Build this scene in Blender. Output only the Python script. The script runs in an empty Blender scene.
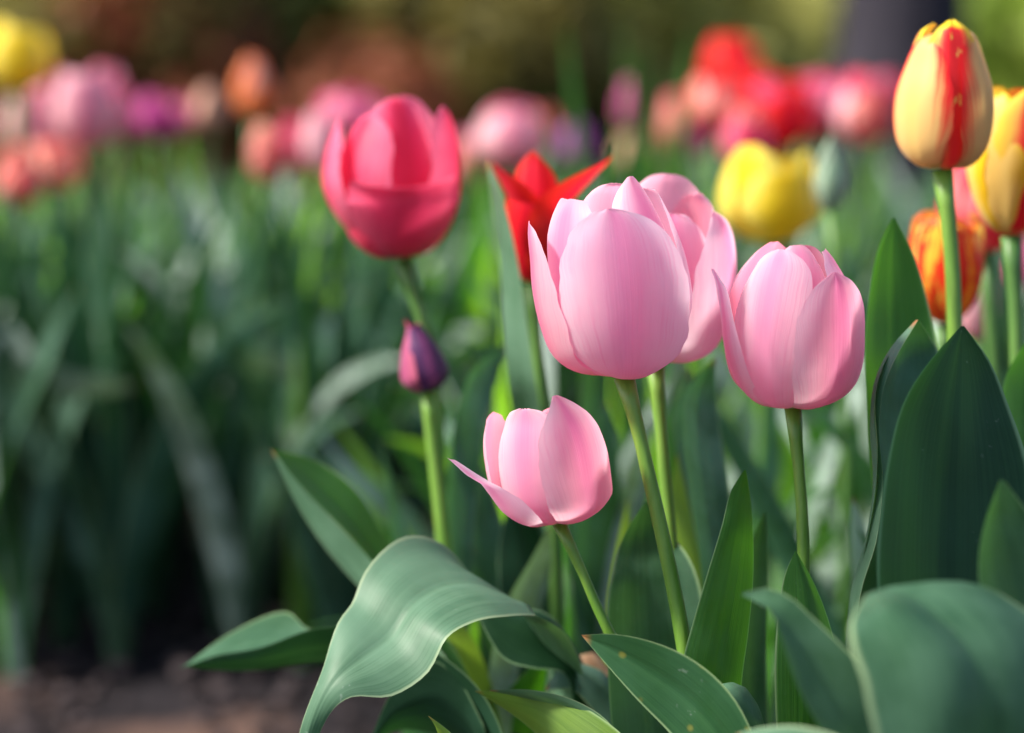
import bpy, math, random
from mathutils import Vector, Matrix, noise
R = math.radians
rnd = random.Random(7)
S = bpy.context.scene
C = S.collection

# ------------------------------------------------------------------ camera, light, exposure
LENS, CAM_Z, PITCH = 85.0, 0.50, 8.6
cd = bpy.data.cameras.new('camera'); cam = bpy.data.objects.new('camera', cd); C.objects.link(cam)
cam.location = (0, 0, CAM_Z); cam.rotation_euler = (R(90 - PITCH), 0, 0)
cd.lens = LENS; cd.sensor_width = 36; cd.clip_start = 0.05; cd.clip_end = 400
cd.dof.use_dof = True; cd.dof.focus_distance = 0.905; cd.dof.aperture_fstop = 4.2
cd.dof.aperture_blades = 0
S.camera = cam
SUN_EL, SUN_AZ = 44, -100          # azimuth measured clockwise from +Y (view direction): -90 is left, beyond is toward camera side
w = bpy.data.worlds.new('World'); S.world = w; w.use_nodes = True
nt = w.node_tree; sky = nt.nodes.new('ShaderNodeTexSky'); sky.sky_type = 'NISHITA'; sky.sun_disc = False
sky.sun_elevation = R(SUN_EL); sky.sun_rotation = R(SUN_AZ); sky.dust_density = 2.5
nt.links.new(sky.outputs[0], nt.nodes['Background'].inputs[0]); nt.nodes['Background'].inputs[1].default_value = 0.125
ld = bpy.data.lights.new('sun', 'SUN'); ld.energy = 4.3; ld.angle = R(9); ld.color = (1.0, .93, .82)
sun = bpy.data.objects.new('sun', ld); C.objects.link(sun)
sd = Vector((math.sin(R(SUN_AZ)) * math.cos(R(SUN_EL)), math.cos(R(SUN_AZ)) * math.cos(R(SUN_EL)), math.sin(R(SUN_EL))))
sun.rotation_euler = (-sd).to_track_quat('-Z', 'Y').to_euler()
S.view_settings.view_transform = 'Standard'; S.view_settings.look = 'None'
S.view_settings.exposure = 0.92; S.view_settings.gamma = 1; S.view_settings.use_curve_mapping = False
S.cycles.use_denoising = True
S.cycles.max_bounces = 8; S.cycles.transmission_bounces = 6; S.cycles.transparent_max_bounces = 8

F = LENS / 36 * 1024
cp, sp = math.cos(R(PITCH)), math.sin(R(PITCH))
def at(px, py, d):
    x = (px - 512) / F * d; v = -(py - 366.5) / F * d
    return Vector((x, d * cp + v * sp, CAM_Z - d * sp + v * cp))
def foot(px, d):
    p = at(px, 500, d); return Vector((p.x, p.y, 0.0))

# ------------------------------------------------------------------ node helpers
class NB:
    def __init__(s, name):
        s.m = bpy.data.materials.new(name); s.m.use_nodes = True
        s.t = s.m.node_tree; s.t.nodes.clear()
        s.out = s.n('ShaderNodeOutputMaterial')
    def n(s, k): return s.t.nodes.new(k)
    def l(s, a, b): s.t.links.new(a, b)
    def put(s, sock, v):
        if hasattr(v, 'is_output'): s.l(v, sock)
        else:
            if isinstance(v, tuple) and len(v) == 3 and sock.type == 'RGBA': v = v + (1,)
            sock.default_value = v
    def math(s, op, a, b=0.0, c=None, clamp=False):
        n = s.n('ShaderNodeMath'); n.operation = op; n.use_clamp = clamp
        s.put(n.inputs[0], a); s.put(n.inputs[1], b)
        if c is not None: s.put(n.inputs[2], c)
        return n.outputs[0]
    def ss(s, x, lo, hi, a=0.0, b=1.0):
        n = s.n('ShaderNodeMapRange'); n.interpolation_type = 'SMOOTHSTEP'
        s.put(n.inputs[0], x)
        for i, v in zip((1, 2, 3, 4), (lo, hi, a, b)): n.inputs[i].default_value = v
        return n.outputs[0]
    def mix(s, f, a, b, mode='MIX'):
        n = s.n('ShaderNodeMix'); n.data_type = 'RGBA'; n.blend_type = mode
        s.put(n.inputs[0], f); s.put(n.inputs[6], a); s.put(n.inputs[7], b)
        return n.outputs[2]
    def noise(s, vec, scale, detail=3.0, rough=.5):
        n = s.n('ShaderNodeTexNoise'); s.put(n.inputs['Vector'], vec)
        n.inputs['Scale'].default_value = scale; n.inputs['Detail'].default_value = detail; n.inputs['Roughness'].default_value = rough
        return n.outputs[0]
    def comb(s, x, y, z):
        n = s.n('ShaderNodeCombineXYZ')
        for i, v in enumerate((x, y, z)): s.put(n.inputs[i], v)
        return n.outputs[0]
    def uv(s):
        a = s.n('ShaderNodeUVMap'); q = s.n('ShaderNodeSeparateXYZ'); s.l(a.outputs[0], q.inputs[0])
        return q.outputs[0], q.outputs[1]
    def rand(s): return s.n('ShaderNodeObjectInfo').outputs['Random']
    def bump(s, h, st, dist):
        n = s.n('ShaderNodeBump'); n.inputs['Strength'].default_value = st; n.inputs['Distance'].default_value = dist
        s.l(h, n.inputs['Height']); return n.outputs[0]
    def surf(s, col, rough=.5, spec=.4, normal=None, trans=0.0, tcol=None, sheen=0.0):
        p = s.n('ShaderNodeBsdfPrincipled'); s.put(p.inputs['Base Color'], col)
        s.put(p.inputs['Roughness'], rough); s.put(p.inputs['Specular IOR Level'], spec)
        if sheen: p.inputs['Sheen Weight'].default_value = sheen; p.inputs['Sheen Roughness'].default_value = .4
        if normal is not None: s.l(normal, p.inputs['Normal'])
        o = p.outputs[0]
        if trans:
            t = s.n('ShaderNodeBsdfTranslucent'); s.put(t.inputs[0], tcol if tcol is not None else col)
            if normal is not None: s.l(normal, t.inputs[1])
            m = s.n('ShaderNodeMixShader'); s.put(m.inputs[0], trans); s.l(o, m.inputs[1]); s.l(t.outputs[0], m.inputs[2]); o = m.outputs[0]
        s.l(o, s.out.inputs[0]); return s.m

def petal_mat(name, main, edge=None, streak=None, base=None, tip=None, inner=None, trans=.45, sk=.75, fine=.35, flame=None, mode=None, streak_w=.22, inner_w=.7):
    b = NB(name); U, V = b.uv()
    us = b.math('MULTIPLY_ADD', U, 2.0, -1.0); ua = b.math('ABSOLUTE', us)
    rn = b.rand()
    off = b.math('MULTIPLY', rn, 37.0)
    edge = edge or main; streak = streak or main; base = base or main; tip = tip or edge; inner = inner or streak
    geo = b.n('ShaderNodeTexCoord').outputs['Object']
    big = b.noise(geo, 45, 2)
    uq = b.math('DIVIDE', us, b.math('MULTIPLY_ADD', b.math('MULTIPLY', V, V), .9, .75))   # veins bend out towards the margin
    wob = b.math('MULTIPLY_ADD', b.math('SUBTRACT', big, .5), .5, ua)
    col = b.mix(b.ss(wob, .22, .92), main, edge)
    # veins fan out from the foot and run up the petal
    fan = b.noise(b.comb(b.math('MULTIPLY', uq, 22.0), b.math('MULTIPLY', V, 1.3), off), 1.0, 4, .6)
    fan2 = b.noise(b.comb(b.math('MULTIPLY', uq, 62.0), b.math('MULTIPLY', V, 3.0), off), 1.0, 2)
    sm = b.ss(b.math('MULTIPLY_ADD', b.math('SUBTRACT', fan, .5), .45, ua), .02, streak_w * 1.9, 1.0, 0.0)
    sm = b.math('MULTIPLY', b.math('MULTIPLY', sm, sk), b.ss(V, .05, .75, .35, 1.0))
    col = b.mix(sm, col, streak)
    patch = b.ss(b.noise(geo, 70, 2), .35, .65, .25, 1.2)
    col = b.mix(b.math('MULTIPLY', b.math('MULTIPLY', b.ss(fan, .42, .72), fine), patch), col, streak)
    col = b.mix(b.math('MULTIPLY', b.ss(fan2, .45, .7), fine * .2), col, edge)
    if mode != 'ribtop': col = b.mix(b.math('MULTIPLY', b.ss(V, .86, 1.0), .8), col, tip)
    else: col = b.mix(b.ss(V, .72, .9), col, tip)
    if mode == 'edge':      # flame colour along the margins, strongest at the top
        k = b.math('MULTIPLY_ADD', V, .45, b.math('MULTIPLY_ADD', b.math('SUBTRACT', fan, .5), .9, ua))
        col = b.mix(b.ss(k, .72, 1.22), col, flame)
    elif mode == 'flame':
        f = b.noise(b.comb(b.math('MULTIPLY', us, 2.6), b.math('MULTIPLY', V, 2.8), off), 1.0, 4, .6)
        col = b.mix(b.ss(f, .45, .50), col, flame)
    elif mode == 'ribtop':   # feathered red rib, breaking up towards the yellow fringe
        k = b.math('MULTIPLY_ADD', b.math('SUBTRACT', fan, .5), 1.3, b.math('MULTIPLY_ADD', V, -.36, ua))
        k = b.math('ADD', k, b.math('MULTIPLY', b.ss(V, .84, .93), 1.2))
        yb = b.ss(b.noise(b.comb(b.math('MULTIPLY', us, 5.0), b.math('MULTIPLY', V, 9.0), off), 1.0, 2), .60, .68)
        k = b.math('ADD', k, b.math('MULTIPLY', yb, .9))
        col = b.mix(b.ss(k, .05, .58, 1, 0), col, flame)
    elif mode == 'rib':
        k = b.math('MULTIPLY_ADD', b.math('SUBTRACT', fan, .5), .5, ua)
        col = b.mix(b.ss(k, .3, .55, 1, 0), col, flame)
    col = b.mix(b.ss(V, .0, .2, 1.0, 0.0), col, base)
    g = b.n('ShaderNodeNewGeometry')
    col = b.mix(b.math('MULTIPLY', g.outputs['Backfacing'], inner_w), col, inner)
    h = b.math('MULTIPLY_ADD', fan2, .5, fan)
    nrm = b.bump(h, .20, .0007)
    tc = b.mix(.15, col, streak)
    return b.surf(col, .48, .3, nrm, trans, tc, sheen=.12)

def leaf_mat(name, dark, light, tcol, glauc=.6, dry=True,  trans=.3, rough=.42, rim=(.30, .44, .22), spots=False, gl=(.20, .33, .26)):
    b = NB(name); U, V = b.uv(); us = b.math('MULTIPLY_ADD', U, 2.0, -1.0); ua = b.math('ABSOLUTE', us)
    rn = b.rand(); off = b.math('MULTIPLY', rn, 53.0)
    vein = b.noise(b.comb(b.math('MULTIPLY', us, 26.0), b.math('MULTIPLY', V, .8), off), 1.0, 3, .6)
    fine = b.noise(b.comb(b.math('MULTIPLY', us, 70.0), b.math('MULTIPLY', V, 2.0), off), 1.0, 2)
    geo = b.n('ShaderNodeTexCoord').outputs['Object']
    big = b.noise(geo, 22, 4, .6)
    col = b.mix(b.ss(vein, .3, .7), dark, light)
    col = b.mix(b.math('MULTIPLY', b.ss(fine, .5, .75), .25), col, light)
    g = b.math('MULTIPLY', b.ss(big, .36, .66, .12, 1.0), b.math('MULTIPLY_ADD', b.ss(rn, 0, 1), .5, glauc * .7))
    col = b.mix(b.math('MINIMUM', g, .85), col, gl)
    mid = b.ss(ua, .0, .05, .35, 0.0)
    col = b.mix(mid, col, light)
    if dry: col = b.mix(b.ss(V, .985, .999), col, (.35, .16, .07))        # dry tip
    specks = b.noise(geo, 420, 2); sp2 = b.noise(geo, 55, 2)
    col = b.mix(b.math('MULTIPLY', b.math('MULTIPLY', b.ss(specks, .66, .72), b.ss(sp2, .58, .68)), .22), col, (.42, .5, .45))
    if spots:
        s3 = b.n('ShaderNodeTexVoronoi'); b.l(geo, s3.inputs['Vector']); s3.inputs['Scale'].default_value = 95
        s4 = b.noise(geo, 60, 1)
        col = b.mix(b.math('MULTIPLY', b.ss(s3.outputs['Distance'], .06, .20, .38, 0), b.ss(s4, .52, .58)), col, (.42, .34, .05))
    col = b.mix(b.ss(ua, .93, .985, 0, .8), col, rim)
    h = b.math('MULTIPLY_ADD', fine, .4, vein)
    nrm = b.bump(h, .12 if glauc >= 1 else .22, .0009)
    ro = b.math('MULTIPLY_ADD', big, .25, rough - .1)
    return b.surf(col, ro, .20, nrm, trans, tcol)

def plain_mat(name, a, c, scale=60, rough=.5, spec=.4, trans=0, tcol=None, bump=.3, bd=.001, stretch=None):
    b = NB(name); geo = b.n('ShaderNodeTexCoord').outputs['Object']
    if stretch:
        mp = b.n('ShaderNodeMapping'); mp.inputs['Scale'].default_value = stretch; b.l(geo, mp.inputs[0]); geo = mp.outputs[0]
    f = b.noise(geo, scale, 4, .6)
    col = b.mix(b.ss(f, .3, .7), a, c)
    return b.surf(col, rough, spec, b.bump(f, bump, bd), trans, tcol)

PINK = petal_mat('pale_pink_petal', (.93, .60, .76), (.95, .87, .94), (.85, .26, .54), (.74, .66, .40), (.92, .58, .72), (.93, .44, .52), trans=.66, fine=.26, sk=.6)
PINK2 = petal_mat('rose_pink_petal', (.93, .48, .60), (.94, .73, .80), (.85, .20, .46), (.74, .60, .38), (.90, .42, .58), (.93, .28, .36), trans=.66, fine=.28, sk=.65)
HOT = petal_mat('hot_pink_petal', (.88, .07, .19), (.90, .22, .38), (.70, .015, .07), (.45, .10, .16), (.9, .16, .30), (.90, .24, .38), trans=.5, fine=.3)
HOTF = petal_mat('crimson_petal', (.80, .06, .17), (.84, .13, .26), (.50, .02, .07), (.30, .07, .14), (.84, .3, .42), (.84, .05, .12), trans=.4, fine=.3)
CRED = petal_mat('rose_red_petal', (.90, .07, .10), (.92, .22, .24), (.80, .02, .05), (.6, .1, .05), None, (.85, .03, .05), trans=.45)
RED = petal_mat('scarlet_petal', (.82, .008, .03), (.88, .035, .02), (.78, .006, .04), (.85, .3, .05), (.92, .12, .02), (.92, .05, .02), trans=.5, fine=.3)
PURP = petal_mat('purple_petal', (.12, .035, .13), (.22, .05, .16), (.07, .02, .09), (.10, .05, .09), (.55, .02, .06), (.3, .02, .08), trans=.2, fine=.3)
PURP_LIT = petal_mat('purple_petal_lit', (.48, .10, .22), (.55, .12, .22), (.36, .06, .18), (.25, .09, .14), (.70, .02, .05), (.3, .02, .08), trans=.3, fine=.3)  # lit side of the purple bud, light put into the petal colour
CREAM = petal_mat('cream_petal_red_margin', (.82, .60, .22), (.84, .55, .20), (.80, .58, .16), (.60, .55, .12), (.85, .2, .05), (.8, .3, .1), trans=.35, fine=.15, flame=(.78, .012, .02), mode='edge')
REDY = petal_mat('red_petal_yellow_fringe', (.86, .60, .20), (.88, .66, .06), (.84, .5, .1), (.6, .5, .1), (.90, .70, .03), (.8, .4, .05), trans=.35, fine=.15, flame=(.88, .02, .035), mode='ribtop')
YELF = petal_mat('yellow_petal_deep_rim', (.88, .66, .20), (.90, .64, .02), (.88, .62, .14), (.82, .45, .04), (.90, .68, .03), (.88, .5, .02), trans=.35, fine=.2, flame=(.90, .60, .01), mode='edge')
YREDR = petal_mat('yellow_petal_red_rib', (.84, .58, .14), (.86, .62, .05), (.80, .1, .03), (.8, .4, .05), (.86, .6, .04), (.8, .3, .03), trans=.35, fine=.1, flame=(.85, .015, .03), mode='rib')
FLAM = petal_mat('flamed_petal', (.90, .62, .06), (.92, .72, .16), (.88, .45, .03), (.85, .6, .12), (.88, .55, .05), (.85, .3, .02), trans=.35, fine=.1, flame=(.82, .035, .01), mode='flame')
YEL = petal_mat('yellow_petal', (.90, .72, .02), (.92, .82, .16), (.82, .56, .01), (.6, .5, .03), (.88, .72, .05), (.86, .62, .01), trans=.4, fine=.2)
CORAL = petal_mat('coral_petal', (.90, .18, .16), (.92, .42, .36), (.75, .05, .06), (.80, .45, .25), None, (.8, .08, .06), trans=.4)
SALM = petal_mat('salmon_petal', (.92, .38, .28), (.93, .56, .44), (.8, .14, .12), (.84, .6, .3), None, (.8, .16, .08), trans=.4)
MAG = petal_mat('magenta_petal', (.68, .05, .30), (.60, .09, .36), (.42, .02, .20), (.4, .1, .25), None, (.5, .02, .2), trans=.4)
VIOL = petal_mat('violet_petal', (.34, .05, .34), (.42, .10, .42), (.26, .03, .26), (.3, .1, .3), None, (.3, .03, .25), trans=.35)
MPINK = petal_mat('mid_pink_petal', (.88, .20, .38), (.90, .42, .54), (.62, .06, .24), (.75, .45, .4), None, (.7, .1, .22), trans=.45)
LPINK = petal_mat('light_pink_petal', (.92, .45, .53), (.93, .64, .68), (.75, .16, .36), (.8, .55, .5), None, (.8, .25, .32), trans=.45)
ORNG = petal_mat('orange_petal', (.85, .22, .06), (.85, .30, .10), (.82, .12, .03), (.82, .55, .2), None, (.82, .14, .03), trans=.4)
PEACH = petal_mat('peach_petal', (.75, .42, .28), (.76, .5, .38), (.72, .28, .2), (.6, .55, .3), None, (.7, .3, .2), trans=.4)
BUDG = petal_mat('green_bud_petal', (.22, .34, .22), (.34, .44, .32), (.14, .25, .16), (.08, .17, .08), (.22, .30, .16), (.1, .2, .1), trans=.15)
STIG = plain_mat('pistil_green', (.35, .45, .12), (.5, .5, .2))
STEM = plain_mat('stem_green', (.11, .25, .03), (.18, .34, .05), 35, .4, .5, .12, (.3, .5, .03), stretch=(6, 6, .35))
STEMD = plain_mat('stem_dark_green', (.06, .16, .035), (.10, .22, .045), 35, .45, .4, .1, (.25, .4, .03), stretch=(6, 6, .35))
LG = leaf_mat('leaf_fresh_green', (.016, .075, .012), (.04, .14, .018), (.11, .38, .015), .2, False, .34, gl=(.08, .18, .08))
LGS = leaf_mat('leaf_speckled_green', (.014, .060, .022), (.03, .10, .035), (.08, .26, .02), .35, True, .22, spots=True, gl=(.05, .14, .075))
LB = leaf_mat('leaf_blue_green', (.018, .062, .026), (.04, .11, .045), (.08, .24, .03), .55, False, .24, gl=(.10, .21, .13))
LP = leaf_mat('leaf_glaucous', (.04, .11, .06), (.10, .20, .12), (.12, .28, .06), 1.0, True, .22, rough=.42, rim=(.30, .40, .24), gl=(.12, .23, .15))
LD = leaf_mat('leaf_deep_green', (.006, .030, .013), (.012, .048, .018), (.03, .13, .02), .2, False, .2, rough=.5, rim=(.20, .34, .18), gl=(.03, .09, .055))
LY = leaf_mat('leaf_yellow_green', (.10, .20, .03), (.18, .30, .05), (.30, .50, .03), .25, True, .36, gl=(.24, .36, .18))
BLADE = [leaf_mat('blade_blue_grey', (.012, .050, .024), (.035, .095, .05), (.06, .20, .03), .9, True, .26, gl=(.13, .25, .19)),
         leaf_mat('blade_green', (.012, .058, .012), (.03, .115, .018), (.10, .38, .01), .2, True, .38, gl=(.06, .17, .05)),
         leaf_mat('blade_light', (.04, .13, .015), (.09, .21, .025), (.32, .70, .03), .25, True, .5, gl=(.26, .42, .12)),
         leaf_mat('blade_silver', (.04, .09, .06), (.11, .18, .12), (.12, .23, .06), 1.1, True, .24, gl=(.46, .58, .52))]
BLADE.append(leaf_mat('blade_dark', (.008, .036, .016), (.018, .065, .028), (.035, .13, .015), .5, False, .2, gl=(.045, .12, .085)))
BROWN = plain_mat('dry_brown', (.20, .11, .06), (.36, .24, .15), 90, .7, .2, .15, (.4, .25, .1))

LK_ = leaf_mat('leaf_mottled_green', (.014, .055, .028), (.04, .11, .05), (.08, .26, .04), .9, False, .22, rough=.45, rim=(.30, .42, .22), gl=(.075, .165, .10))
# ------------------------------------------------------------------ mesh helpers
def cr(P, t):
    n = len(P) - 1; x = min(max(t, 0), 1) * n; i = min(int(x), n - 1); f = x - i
    p0, p1, p2, p3 = P[max(i - 1, 0)], P[i], P[i + 1], P[min(i + 2, n)]
    out = []
    for a, b, c, d in zip(p0, p1, p2, p3):
        out.append(.5 * (2 * b + (c - a) * f + (2 * a - 5 * b + 4 * c - d) * f * f + (3 * b - a - 3 * c + d) * f ** 3))
    return out
def spl(P, kx):
    # non-uniform Catmull-Rom; kx(point) gives the xyz used for chord length; returns f(t in 0..1 by length)
    D = [0.0]
    for a, b in zip(P, P[1:]):
        D.append(D[-1] + max(1e-6, (Vector(kx(a)) - Vector(kx(b))).length))
    n = len(P); T = []
    for i in range(n):
        if i == 0: T.append([(b - a) / (D[1] - D[0]) for a, b in zip(P[0], P[1])])
        elif i == n - 1: T.append([(b - a) / (D[-1] - D[-2]) for a, b in zip(P[-2], P[-1])])
        else:
            h0, h1 = D[i] - D[i - 1], D[i + 1] - D[i]
            T.append([((b - a) / h0 * h1 + (c - b) / h1 * h0) / (h0 + h1) for a, b, c in zip(P[i - 1], P[i], P[i + 1])])
    def f(t):
        x = min(max(t, 0), 1) * D[-1]; i = 0
        while i < n - 2 and x > D[i + 1]: i += 1
        h = D[i + 1] - D[i]; u = (x - D[i]) / h; u2 = u * u; u3 = u2 * u
        return [(2 * u3 - 3 * u2 + 1) * a + (u3 - 2 * u2 + u) * h * ta + (3 * u2 - 2 * u3) * b + (u3 - u2) * h * tb for a, b, ta, tb in zip(P[i], P[i + 1], T[i], T[i + 1])]
    return f
def grid(name, rows, mat, parent, origin, subs=False):
    nv, nu = len(rows), len(rows[0])
    vs = [tuple(p - origin) for r in rows for p in r]
    fs = [(j * nu + i, j * nu + i + 1, (j + 1) * nu + i + 1, (j + 1) * nu + i) for j in range(nv - 1) for i in range(nu - 1)]
    me = bpy.data.meshes.new(name); me.from_pydata(vs, [], fs)
    uvl = me.uv_layers.new(name='UVMap')
    for l in me.loops:
        j, i = divmod(l.vertex_index, nu); uvl.data[l.index].uv = (i / (nu - 1), j / (nv - 1))
    me.polygons.foreach_set('use_smooth', [True] * len(me.polygons)); me.materials.append(mat); me.update()
    o = bpy.data.objects.new(name, me); C.objects.link(o); o.parent = parent
    return o
def mesh(name, vs, fs, mat, parent=None, smooth=True):
    me = bpy.data.meshes.new(name); me.from_pydata([tuple(v) for v in vs], [], fs)
    me.polygons.foreach_set('use_smooth', [smooth] * len(me.polygons)); me.materials.append(mat); me.update()
    o = bpy.data.objects.new(name, me); C.objects.link(o); o.parent = parent
    return o
def thing(name, label, cat, loc, group=None):
    o = bpy.data.objects.new(name, None); C.objects.link(o); o.location = loc; o.empty_display_size = .02
    o['label'] = label; o['category'] = cat
    if group: o['group'] = group
    return o
def tube_data(pts, radii, n=10):
    vs, fs = [], []; m = len(pts); ref = Vector((0, 1, 0))
    for j, p in enumerate(pts):
        t = (pts[min(j + 1, m - 1)] - pts[max(j - 1, 0)]).normalized()
        a = t.cross(ref)
        if a.length < 1e-3: a = t.cross(Vector((1, 0, 0)))
        a.normalize(); b = t.cross(a).normalized()
        for k in range(n):
            an = 2 * math.pi * k / n
            vs.append(p + (a * math.cos(an) + b * math.sin(an)) * radii[j])
    for j in range(m - 1):
        for k in range(n):
            fs.append((j * n + k, j * n + (k + 1) % n, (j + 1) * n + (k + 1) % n, (j + 1) * n + k))
    vs.append(pts[0]); fs += [(len(vs) - 1, (k + 1) % n, k) for k in range(n)]
    vs.append(pts[-1]); fs += [(len(vs) - 1, (m - 1) * n + k, (m - 1) * n + (k + 1) % n) for k in range(n)]
    return vs, fs
def stem(root, knots, base, mat=STEM, n=12):
    """knots: (px,py,d,width_px) from the flower down; then to the soil at base"""
    P = [list(at(x, y, d)) + [wpx * .5 * d / F] for x, y, d, wpx in knots]
    l = P[-1]; P.append([base.x, base.y, -.01, l[3] * 1.15])
    pts, rad = [], []; fS = spl(P, lambda p: p[:3])
    N = 14 if n < 10 else 30
    for i in range(N):
        q = fS(i / (N - 1)); pts.append(Vector(q[:3]) - base); rad.append(q[3] * (1 + .04 * noise.noise(Vector((i * .7, base.x * 9, 0)))))
    rad[0] *= 1.45; rad[1] *= 1.12
    vs, fs = tube_data(pts, rad, n)
    return mesh('stem', vs, fs, mat, root)
def petal(root, O, M, s, az, knots, mat, kc=1.0, sk=0, ruff=1.0, flare=0, nu=19, nv=34, seed=0, crease=.6):
    """O: foot of the bloom, M: tilt, s: metres per unit, knots: (radius, height, half width)"""
    a = R(az); rad = Vector((math.sin(a), -math.cos(a), 0)); tan = Vector((math.cos(a), math.sin(a), 0))
    rows = []
    for j in range(nv):
        v = j / (nv - 1); r, z, wd = cr(knots, v); wd = max(wd, .25)
        r2, z2, _ = cr(knots, min(v + .02, 1)); r1, z1, _ = cr(knots, max(v - .02, 0))
        T = Vector((r2 - r1, z2 - z1)); T = T.normalized() if T.length else Vector((0, 1))
        N = Vector((T.y, -T.x))                        # outward of the profile
        rho = max(abs(r) * kc, wd / 1.45)
        row = []
        for i in range(nu):
            u = 2 * i / (nu - 1) - 1
            jag = 1 + .055 * ruff * noise.noise(Vector((v * 16, seed * 3.1 + (u > 0) * 9, 0))) * (v > .3)
            th = u * wd * jag / rho
            off = -rho * (1 - math.cos(th))
            off += ruff * 1.6 * abs(u) ** 2 * v * noise.noise(Vector((v * 5.5, seed * 7 + (u > 0) * 5, 1.3))) * 1.6
            off += ruff * 1.3 * noise.noise(Vector((u * 2.2, v * 3.2, seed * 5.7)))
            off += flare * abs(u) ** 3 * v
            off -= crease * math.exp(-(u / .10) ** 2) * min(1, v * 3)
            zz = z + N.y * off * .6; rr = r + off * (N.x * .6 + .4)
            tip = ruff * .8 * noise.noise(Vector((u * 5, seed * 2.3, 4))) * v ** 4
            p = rad * rr + tan * (rho * math.sin(th) + sk * v * v) + Vector((0, 0, zz + tip))
            row.append(O + M @ (p * s))
        rows.append(row)
    return grid('petal', rows, mat, root, root.location)
def K(H, Rm, W, top=.6, tipr=None, point=0):
    """default cup-shaped petal"""
    tp = tipr if tipr is not None else top * .85
    p = 1 - point
    return [(0.03 * Rm, 0, .12 * W), (.42 * Rm, .04 * H, .40 * W), (.76 * Rm, .17 * H, .72 * W), (.96 * Rm, .38 * H, .97 * W),
            ((.62 + .38 * (.35 + .65 * top)) * Rm if top < 1 else (1 + (top - 1) * .3) * Rm, .62 * H, .98 * W * (1 - .1 * point)),
            ((.35 + .65 * top) * Rm if top < 1 else (1 + (top - 1) * .6) * Rm, .82 * H, .78 * W * (1 - .3 * point)),
            (top * Rm, .94 * H, .52 * W * p), (tp * Rm, .99 * H, .30 * W * p * p), (tp * Rm * .98, H, .05 * W)]
def tiltM(lean=0, fwd=0, spin=0):
    return Matrix.Rotation(R(lean), 3, 'Y') @ Matrix.Rotation(R(fwd), 3, 'X') @ Matrix.Rotation(R(spin), 3, 'Z')
def pistil(root, O, M, s, h):
    pts = [O + M @ (Vector((0, 0, z * h)) * s) - root.location for z in (0, .15, .3, .42, .45)]
    vs, fs = tube_data(pts, [.06 * h * s, .07 * h * s, .06 * h * s, .09 * h * s, .05 * h * s], 9)
    mesh('pistil', vs, fs, STIG, root)
def leaf(root, rows_, mat, bow=0.0, fold=0.0, wav=0.0, nv=76, nu=15, seed=0, lump=.03, close=True, name='leaf', fw=10, label=None):
    """rows_ from tip to foot: (xl,yl,xr,yr,d,dd); rails traced at their own depth, then down into the soil"""
    P = []
    for x1, y1, x2, y2, d, dd in rows_:
        P.append(list(at(x1, y1, d - dd / 2)) + list(at(x2, y2, d + dd / 2)))
    if close:
        b = root.location; l = P[-1]
        h = fw * rows_[-1][4] / F
        P.append([b.x + (l[0] - b.x) * .35 - h * .6, b.y + (l[1] - b.y) * .35, l[2] * .42, b.x + (l[3] - b.x) * .35 + h * .6, b.y + (l[4] - b.y) * .35, l[5] * .42])
        P.append([b.x - h, b.y, -.005, b.x + h, b.y, -.005])
    rows = []; fL = spl(P, lambda p: [(p[k] + p[k + 3]) / 2 for k in range(3)])
    for j in range(nv):
        t = (1 - j / (nv - 1)) if False else j / (nv - 1)
        q = fL(t); L, Rr = Vector(q[:3]), Vector(q[3:])
        q2 = fL(min(t + .008, 1)); q1 = fL(max(t - .008, 0))
        T = Vector([(q2[k] + q2[k + 3] - q1[k] - q1[k + 3]) for k in range(3)])
        side = Rr - L; W = side.length
        n = T.cross(side); n = n.normalized() if n.length > 1e-12 else Vector((0, -1, 0))
        if n.dot(cam.location - L) < 0: n = -n
        row = []
        for i in range(nu):
            u = 2 * i / (nu - 1) - 1
            o = bow * W * (1 - u * u) + fold * W * (1 - abs(u))
            o += wav * W * (u * u) * noise.noise(Vector((t * 6, (u > 0) * 7 + seed, 2.0))) * 1.4
            o -= .014 * W * math.exp(-(u / .09) ** 2)
            o += lump * W * noise.noise(Vector((u * 1.5, t * 7, seed + 3.3)))
            row.append(L + side * ((u + 1) / 2) + n * o)
        rows.append(row)
    rows.reverse()
    o = grid(name, rows, mat, root, root.location)
    if label: o['label'] = label
    return o
def free_leaf(root, az, L, W, lean, droop, twist, mat, seed=0, nv=18, nu=7, fold=.25, base_r=.006, name='leaf'):
    """a leaf growing from the plant foot in its own space"""
    a = R(az); out = Vector((math.sin(a), -math.cos(a), 0)); sid = Vector((math.cos(a), math.sin(a), 0))
    p = out * base_r; ang = R(lean * .35); rows = []; st = L / (nv - 1)
    for j in range(nv):
        v = j / (nv - 1)
        wd = W * (.30 + .70 * math.sin(math.pi * min(1, v * 1.25 + .1)) ** .8 if v < .32 else math.cos((v - .32) / .68 * math.pi / 2) ** .75)
        wd = max(wd, .0004)
        tdir = out * math.sin(ang) + Vector((0, 0, math.cos(ang)))
        tw = R(twist) * v; nrm = tdir.cross(sid)
        s2 = sid * math.cos(tw) + nrm * math.sin(tw); n2 = tdir.cross(s2)
        row = []
        for i in range(nu):
            u = 2 * i / (nu - 1) - 1
            bend = fold * wd * abs(u) ** 1.5 * (1.6 - v)
            wv = .12 * wd * noise.noise(Vector((v * 5, (u > 0) * 4 + seed, .5))) * u * u
            row.append(p + s2 * (u * wd * (1 - .12 * fold)) - n2 * 0 + (-n2 if n2.dot(out) > 0 else n2) * (bend + wv))
        rows.append(row)
        p = p + tdir * st
        ang += R(lean * .65 / nv) + R(droop) * (v ** 2) * 2.6 / nv
    return grid(name, rows, mat, root, Vector((0, 0, 0)))

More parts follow.
